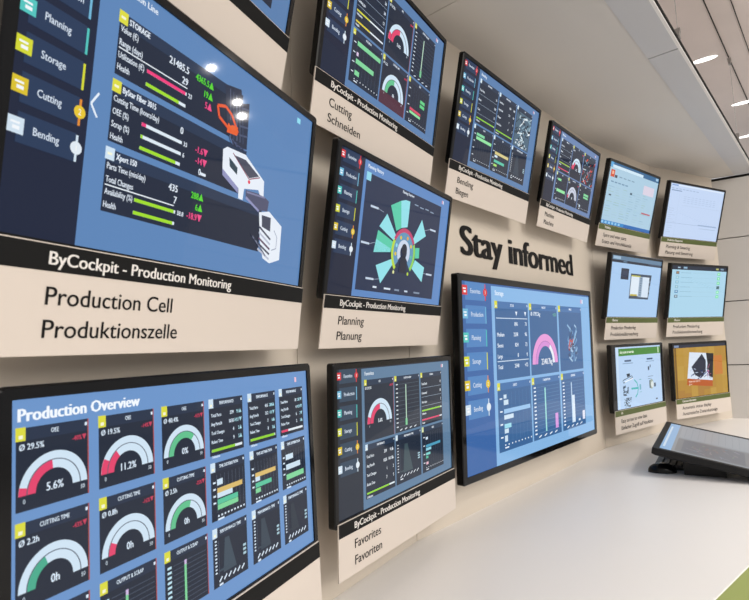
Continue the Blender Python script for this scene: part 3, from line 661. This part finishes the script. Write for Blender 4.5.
# distance from each display's back to the wall plane
COLI = dict(A=0,B=0,C=0,D=1,E=1,F=1,G=2,H=2,I=2,J=3,L=3,N=3,K=4,M=4,O=4)
BR = {}
for k, (c, yaw, tilt, W) in POSE.items():
    i = COLI[k]; D = .05 if k == 'H' else .040
    wall_off = OFFS[i]+LEAN*(c[2]-FLOOR)/(TOP-FLOOR)
    BR[k] = max(.012, (NRM[i].dot(Vector(c[:2]))-wall_off)-(D-.004)*math.cos(R(tilt))+.003)

g = .0012
for i in range(5):
    mb = MB()
    d = (B0[i+1]-B0[i]).normalized()
    a0, a1 = B0[i]+d*g, B0[i+1]-d*g; b0, b1 = B1[i]+d*g, B1[i+1]-d*g; o = -NRM[i]*.03
    z0, z1 = FLOOR+EYE, TOP+EYE
    mb.add([(*a0,z0),(*a1,z0),(*b1,z1),(*b0,z1),(*(a0+o),z0),(*(a1+o),z0),(*(b1+o),z1),(*(b0+o),z1)],
           [(0,1,2,3),(5,4,7,6),(4,0,3,7),(1,5,6,2),(3,2,6,7),(4,5,1,0)])
    e = -NRM[i]*.028; h = -NRM[i]*.05
    mb.add([(*(B0[i]+e),z0),(*(B0[i+1]+e),z0),(*(B1[i+1]+e),z1),(*(B1[i]+e),z1),(*(B0[i]+h),z0),(*(B0[i+1]+h),z0),(*(B1[i+1]+h),z1),(*(B1[i]+h),z1)],
           [(0,1,2,3),(5,4,7,6),(4,0,3,7),(1,5,6,2),(3,2,6,7),(4,5,1,0)])
    struct(mb.build('wall_left', M['wall']))

# end wall: flat panels stacked with dark joints
pc = Vector((2.212, 3.451))
seams = [FLOOR, -.60, -.19, .21, .612, TOP-.020]
mb = MB()
def wslab(mb, t0, t1, z0, z1, f0, f1):
    q = [pc+RD*t0+RN*f0, pc+RD*t1+RN*f0, pc+RD*t1+RN*f1, pc+RD*t0+RN*f1]
    mb.prism([tuple(v) for v in q], z0+EYE, z1+EYE)
for a, b in zip(seams, seams[1:]): wslab(mb, -.03, 1.7, a+.003, b-.003, 0, .03)
struct(mb.build('wall_right', M['panel']))
mb = MB(); wslab(mb, -.03, 1.7, FLOOR, TOP, .026, .06); struct(mb.build('wall_right.001', M['gap']))

# canopy ceiling, beam, lip
NB = Vector((.755, -.656)); DB = Vector((.656, .755))
def bpt(t, o): return DB*t+NB*o
END = RN.dot(pc)
def tend(o): return (END-RN.dot(NB*o))/RN.dot(DB)
T0 = -.32
wd0 = Vector((math.cos(R(YAWS[0])), math.sin(R(YAWS[0]))))
nearest = bpt(T0, -.459)
wstart = NRM[0]*(OFFS[0]+LEAN-.05)+wd0*(wd0.dot(nearest)-.1)
poly = [wstart]+[Vector(p) for p in C1[1:]]+[bpt(tend(-.459)+.02, -.459), nearest]
def clip(poly, t, side):
    out = []
    for a, b in zip(poly, poly[1:]+poly[:1]):
        da, db = (DB.dot(a)-t)*side, (DB.dot(b)-t)*side
        if da >= 0: out.append(a)
        if da*db < 0: out.append(a+(b-a)*(da/(da-db)))
    return [tuple(p) for p in out]
TS = 1.326
mb = MB(); mb.prism(clip(poly, TS-.0012, -1), TOP+EYE, TOP+EYE+.04); mb.prism(clip(poly, TS+.0012, 1), TOP+EYE, TOP+EYE+.04)
struct(mb.build('ceiling', M['canopy']))
mb = MB(); mb.prism([tuple(p) for p in poly], TOP+EYE+.02, TOP+EYE+.045); struct(mb.build('ceiling.002', M['canopy']))
def strip(name, o0, o1, z0, z1, m, t0=-.32, t1=None):
    mb = MB()
    mb.prism([tuple(bpt(t0, o0)), tuple(bpt((tend(o0) if t1 is None else t1), o0)), tuple(bpt((tend(o1) if t1 is None else t1), o1)), tuple(bpt(t0, o1))], z0+EYE, z1+EYE)
    return struct(mb.build(name, m))
tj = DB.dot(Vector((.9669, 1.7677))*1.0684)
tk = DB.dot(Vector((1.985, 2.86))*1.0684*.985)
mb = MB()
for a, b in ((T0, tj-.003), (tj+.003, tk-.001), (tk+.001, None)):
    e0, e1 = (tend(-.459), tend(-.362)) if b is None else (b, b)
    mb.prism([tuple(bpt(a, -.459)), tuple(bpt(e0, -.459)), tuple(bpt(e1, -.362)), tuple(bpt(a, -.362))], TOP-.004+EYE, TOP+.006+EYE)
struct(mb.build('trim_1', M['beam']))
strip('trim_2', -.362, -.353, TOP-.003, TOP+.007, M['lip'])
strip('trim_7', -.4585, -.3625, TOP+.0065, TOP+.012, M['gap'])
strip('trim_3', -.353, -.3485, TOP+.005, TOP+.014, M['gap'])
mb = MB(); mb.prism([tuple(bpt(T0, -.4585)), tuple(bpt(tend(-.4585), -.4585)), tuple(bpt(tend(-.455), -.455)), tuple(bpt(T0, -.455))], TOP+EYE, TOP+.02+EYE); struct(mb.build('trim_4', M['gap']))
# upper soffit over the visitors with two joint rails
SOF = 1.495
mb = MB(); mb.prism([tuple(bpt(-1.6, -.85)), tuple(bpt(5.6, -.85)), tuple(bpt(5.6, .75)), tuple(bpt(-1.6, .75))], SOF+EYE, SOF+EYE+.05)
struct(mb.build('ceiling.001', M['soffit']))
strip('trim_5', -.3550, -.3515, SOF-.006, SOF+.01, M['gap'], t1=5.6)
strip('trim_6', -.2635, -.2608, SOF-.006, SOF+.01, M['gap'], t1=5.6)

# floors
mb = MB(); mb.box(-1.2, -1.6, -.03, 3.2, 3.6, 0); struct(mb.build('floor', M['carpet']))
mb = MB(); mb.box(-9, -9, -.06, 12, 12, -.03); struct(mb.build('floor.001', M['hall']))

# desk
fr = [Vector((.643, 1.122)), Vector((.82, 1.2775))]; fd = (fr[1]-fr[0]).normalized()
far = fr[1]+fd*((END-RN.dot(fr[1]))/RN.dot(fd))
inner = [B0[i]+(-NRM[min(i,4)])*-.001 for i in range(1, 6)]
start = B0[0]+(B0[1]-B0[0])*.30
top = [tuple(start+NRM[0]*.001)]+[tuple(p) for p in inner]
top[-1] = tuple(inner[-1]-RN*.001)
front = [far-RN*.001, fr[1], fr[0], fr[0]-fd*.30, fr[0]-fd*.45+Vector((-.02, -.03)), start+NRM[0]*.34+Vector((.15, .25)), start+NRM[0]*.30]
front = [tuple(p) for p in front]
desk = empty('counter_desk', Matrix.Translation((.6, 1.7, 0)))
tag(desk, 'long white counter desk following the curved display wall', 'desk')
def rel(o, p): o.parent = p; o.matrix_parent_inverse = p.matrix_world.inverted(); return o
mb = MB(); mb.prism(top+front, DESK-.004+EYE, DESK+EYE); rel(mb.build('desktop', M['desk']), desk)
mb = MB(); mb.prism(top+front, .06, DESK-.004+EYE); rel(mb.build('front_panel', M['front']), desk)
mb = MB(); mb.prism([tuple(Vector(p)) for p in top]+[tuple(Vector(p)-NB*.05) for p in front], 0, .06); rel(mb.build('plinth', M['casing_back']), desk)

# ------------------------------------------------------------------ build displays
bpy.context.view_layer.update()
for k in 'ABCDEFGHIJKLMNO': monitor(k)

# wall lettering on the third wall panel
m = pose((0, 0, 0), 49.2, 0)
z_l = .298; lean_l = LEAN*(z_l+.05-FLOOR)/(TOP-FLOOR)
p0 = Vector((.2835, 1.7364)); dl = Vector((math.cos(R(49.2)), math.sin(R(49.2))))
s0 = dl.dot(p0)
orig = dl*s0+NRM[2]*(OFFS[2]+lean_l)
m = pose((orig.x, orig.y, z_l), 49.2, math.degrees(math.atan(LEAN/(TOP-FLOOR))))
mb = MB(); vs, fs, w = glyphs('Stay informed', 8)
xs = .948/w; h = .0965
for sgn, y in ((-1, -.0016), (0, -.0020), (1, -.0018), (-.5, -.0022), (.5, -.0024)):
    bo = sgn*.0072
    mb.add([(v[0]*xs+bo+.008, y, v[1]*h*1.0) for v in vs], fs)
# sides so the letters have a body
o = mb.build('wall_lettering', M['ink'])
sol = o.modifiers.new('thickness', 'SOLIDIFY'); sol.thickness = .0004; sol.offset = 0
o.matrix_world = m
tag(o, 'bold black Stay informed lettering on the cream wall above the big display', 'lettering')

# ------------------------------------------------------------------ touch screen lying on the desk
d1 = Vector((.54131, .84032, .02897)).normalized(); d2 = Vector((.82699, -.52586, -.19889)).normalized(); d2h = Vector((.84, -.542, 0)); n = d1.cross(d2)*-1
if n.z < 0: n = -n
Wt, Ht = .60, .40
cc = Vector((1.0209, 2.0888, -.4110))+d1*Wt/2+d2*Ht/2
mt = Matrix.Identity(4)
for i in range(3): mt[i][0], mt[i][1], mt[i][2], mt[i][3] = d1[i], -n[i], -d2[i], cc[i]
mt[2][3] += EYE
ts = empty('touch_screen_monitor', mt); tag(ts, 'black framed touch screen monitor lying tilted on the white desk', 'monitor')
mb = MB()
def ring(x, z, y, r): return [(p[0], y, p[1]) for p in rrect(x, z, r)]
W2, H2 = Wt/2, Ht/2
mb.loft([ring(W2-.022, H2-.022, .001, .001), ring(W2-.022, H2-.022, -.001, .001), ring(W2-.002, H2-.002, -.0014, .004), ring(W2, H2, .001, .005), ring(W2, H2, .022, .005), ring(W2-.01, H2-.01, .028, .006)])
mb.build('casing', M['casing_back'], ts)
a = Art(); u = 16
a.rect(0, 0, 16, 9.6, '#8d9299', 0); a.rect(0, 0, 16, 1.1, '#8db1d6', 1); a.rect(1.4, .2, 14, .42, '#c9d9ea', 2)
a.rect(.5, 1.4, 7.6, 8.6, '#7b7c80', 2); a.rect(.9, 2.0, 7.1, 7.9, '#6d6f76', 3); robot_pic(a, 1.4, 2.4, 6.6, 7.4, ['#80706f', '#7a8578', '#8d8a98', '#6a7a88', '#93898a'], 40, 41)
a.rect(8.2, 1.4, 15.5, 8.6, '#979ba1', 2)
for k in range(9): a.rect(8.6, 1.9+.7*k, 15.1, 1.94+.7*k, '#858a92', 3)
a.build('screen', ts, Wt-.046, y=.0000, asp=(Wt-.046)/(Ht-.046), m='matt_screen')
# two feet: wedges from the sloping underside down to the desk
def foot(s0, s1):
    pts = []
    for a_ in (s0, s1):
        for b_, low in ((.10, False), (.24, False), (.24, True), (.10, True)):
            P = Vector((1.0209, 2.0888, -.4110))+d1*a_+d2*b_-n*.0265
            if low: P.z = DESK+.0006
            pts.append(P+Vector((0,0,EYE)))
    mb = MB(); inv = mt.inverted()
    mb.add([inv@p for p in pts], [(0,1,2,3),(7,6,5,4),(0,4,5,1),(1,5,6,2),(2,6,7,3),(3,7,4,0)])
    mb.build('foot', M['casing_back'], ts)
foot(.075, .105); foot(.495, .525)

# keyboard and mouse under the raised edge
kr = Matrix.Rotation(math.atan2(d1.y, d1.x), 4, 'Z')
kp = Vector((1.0209, 2.0888, 0))+Vector((.5413,.8403,0))*.345+d2h*.050; kp.z = DESK+EYE+.0004
kb = empty('keyboard', Matrix.Translation(kp)@kr); tag(kb, 'black keyboard pushed under the raised edge of the touch screen', 'keyboard')
mb = MB(); mb.loft([[(-.2,-.065,0),(.2,-.065,0),(.2,.065,0),(-.2,.065,0)], [(-.2,-.065,.008),(.2,-.065,.008),(.2,.065,.016),(-.2,.065,.016)]]); mb.build('keyboard_body', M['casing_back'], kb, bevel=.002)
n_k = 0
for r_ in range(5):
    nk = 15 if r_ else 8
    x = -.192
    for c_ in range(nk):
        w_ = .384/nk; 
        if r_ == 0: w_ = (.03, .03, .03, .13, .03, .03, .05, .054)[c_]
        y0 = -.057+r_*.0235; zz = .008+(.016-.008)*(y0+.065+.01)/.13
        mb = MB(); mb.loft([[(x+.001,y0,zz-.001),(x+w_-.001,y0,zz-.001),(x+w_-.001,y0+.0215,zz-.001),(x+.001,y0+.0215,zz-.001)], [(x+.003,y0+.002,zz+.007),(x+w_-.003,y0+.002,zz+.007),(x+w_-.003,y0+.019,zz+.0075),(x+.003,y0+.019,zz+.0075)]])
        mb.build('key', M['key'], kb); x += w_
mp = Vector((1.090, 2.160, DESK+EYE+.0004))
ms = empty('computer_mouse', Matrix.Translation(mp)@Matrix.Rotation(R(-20), 4, 'Z')); tag(ms, 'black computer mouse on the white desk in front of the keyboard', 'mouse')
mb = MB(); rings = []
for k in range(9):
    t = k/8; zz = .034*t; s_ = math.sqrt(max(0, 1-(t*.96)**2.4))
    rings.append([(.052*s_*math.cos(q*math.pi/12)*(1 if math.cos(q*math.pi/12) < 0 else .95), .031*s_*math.sin(q*math.pi/12), zz) for q in range(24)])
mb.loft(rings); mb.build('mouse_body', M['casing'], ms, smooth=True)
mb = MB(); mb.tube((.022, -.003, .0305), (.022, .003, .0305), .006, 12); mb.build('scroll_wheel', M['key'], ms)

# ------------------------------------------------------------------ suspension wires with clamps
for (x, y), lab in (((1.9465, 2.8025), 'thin steel suspension wire with two clamps near the end wall'), ((1.0823, 1.7900), 'thin steel suspension wire with clamps above the seam of the canopy beam')):
    p = Vector((x, y)); o = NB.dot(p); p += NB*(-.350-o)
    z0, z1 = TOP+.045+EYE, SOF-.001+EYE
    w = empty('suspension_wire', Matrix.Translation((p.x, p.y, z0))); tag(w, lab, 'wire', 'wires holding up the canopy beam')
    mb = MB(); mb.tube((0,0,0), (0,0,z1-z0), .0011, 6); mb.build('wire', M['metal'], w)
    rot = Matrix.Rotation(math.atan2(DB.y, DB.x), 4, 'Z')
    for zz in (-.034, z1-z0-.05):
        mb = MB(); mb.box(-.012, -.006, zz, .012, .006, zz+.022); mb.box(-.006, -.008, zz+.02, .006, .008, zz+.034); mb.tube((-.016, 0, zz+.011), (.016, 0, zz+.011), .004, 8)
        o_ = mb.build('clamp', M['metal'], w); o_.rotation_euler.z = math.atan2(DB.y, DB.x)

# lamps set flush in the upper soffit
for px, py, lab in ((1.843, 2.817, 'long bright lamp in the soffit beside the nearer wire clamp'), (2.44, 3.388, 'bright lamp in the soffit near the right edge of the photo'), (2.877, 3.98, 'bright lamp in the soffit low at the right edge, above the end wall')):
    l = empty('soffit_lamp', Matrix.Translation((px, py, SOF-.006+EYE))@Matrix.Rotation(R(-37), 4, 'Z')); tag(l, lab, 'lamp', 'lamps in the upper soffit')
    mb = MB(); mb.loft([[(.062*math.cos(q*math.pi/10), .022*math.sin(q*math.pi/10), z) for q in range(20)] for z in (0, .012)]); mb.build('diffuser', M['lamp'], l)
    mb = MB(); mb.loft([[(.066*math.cos(q*math.pi/10), .026*math.sin(q*math.pi/10), z) for q in range(20)] for z in (.002, .010)]); mb.build('lamp_rim', M['lip'], l)

# ------------------------------------------------------------------ light of the hall
def area(name, loc, target, size, power, col=(1, .95, .88)):
    ld = bpy.data.lights.new(name, 'AREA'); ld.shape = 'DISK'; ld.size = size; ld.energy = power; ld.color = col
    ob = bpy.data.objects.new(name, ld); COL.objects.link(ob); ob.location = (loc[0], loc[1], loc[2]+EYE)
    d = Vector((target[0]-loc[0], target[1]-loc[1], target[2]-loc[2])); ob.rotation_euler = d.to_track_quat('-Z', 'Y').to_euler()
    return ob
def along(o, d, s): return tuple(o[i]+d[i]*s for i in range(3))
T = (.5, 1.8, .1)
area('hall_spot', along((-.205,.696,.386), (.865,.396,.308), 8), T, .055, 9)
area('hall_spot', along((-.185,.753,.365), (.853,.447,.270), 8), T, .055, 9)
area('hall_spot', along((.115,1.374,.624), (.875,.422,.237), 9), T, .06, 13)
area('hall_spot', along((1.088,2.562,.673), (.889,.453,.072), 9), T, .06, 11)
area('hall_area_light', (4.7, -1.6, 2.1), T, 3.0, 128)
area('hall_area_light', (1.9, -2.0, 2.3), T, 2.5, 45)
area('hall_area_light', (4.2, 0.6, 4.2), (4.2, .6, 0), 2.0, 270)  # unseen light added over the floor; its bounce brightens soffit and canopy

wd = bpy.data.worlds.new('hall'); SC.world = wd; wd.use_nodes = True
bg = wd.node_tree.nodes['Background']; bg.inputs['Color'].default_value = (.95, .93, .92, 1); bg.inputs['Strength'].default_value = .60

# ------------------------------------------------------------------ camera
cd = bpy.data.cameras.new('camera'); cam = bpy.data.objects.new('camera', cd); COL.objects.link(cam)
pi_, ro_ = .0915759, -.0428198
Rv, Fv, Uv = Vector((1,0,0)), Vector((0, math.cos(pi_), math.sin(pi_))), Vector((0, -math.sin(pi_), math.cos(pi_)))
cr, sr = math.cos(ro_), math.sin(ro_)
r_, u_ = Rv*cr+Uv*sr, Uv*cr-Rv*sr
cm = Matrix.Identity(4)
for i in range(3): cm[i][0], cm[i][1], cm[i][2] = r_[i], u_[i], -Fv[i]
cm[2][3] = EYE; cam.matrix_world = cm
cd.sensor_width = 36; cd.lens = 541.798/749*36; cd.clip_start = .01
cd.dof.use_dof = True; cd.dof.focus_distance = 1.45; cd.dof.aperture_fstop = 13
SC.camera = cam
vs_ = SC.view_settings
vs_.view_transform = 'Standard'; vs_.look = 'None'; vs_.exposure = 0; vs_.gamma = 1; vs_.use_curve_mapping = False
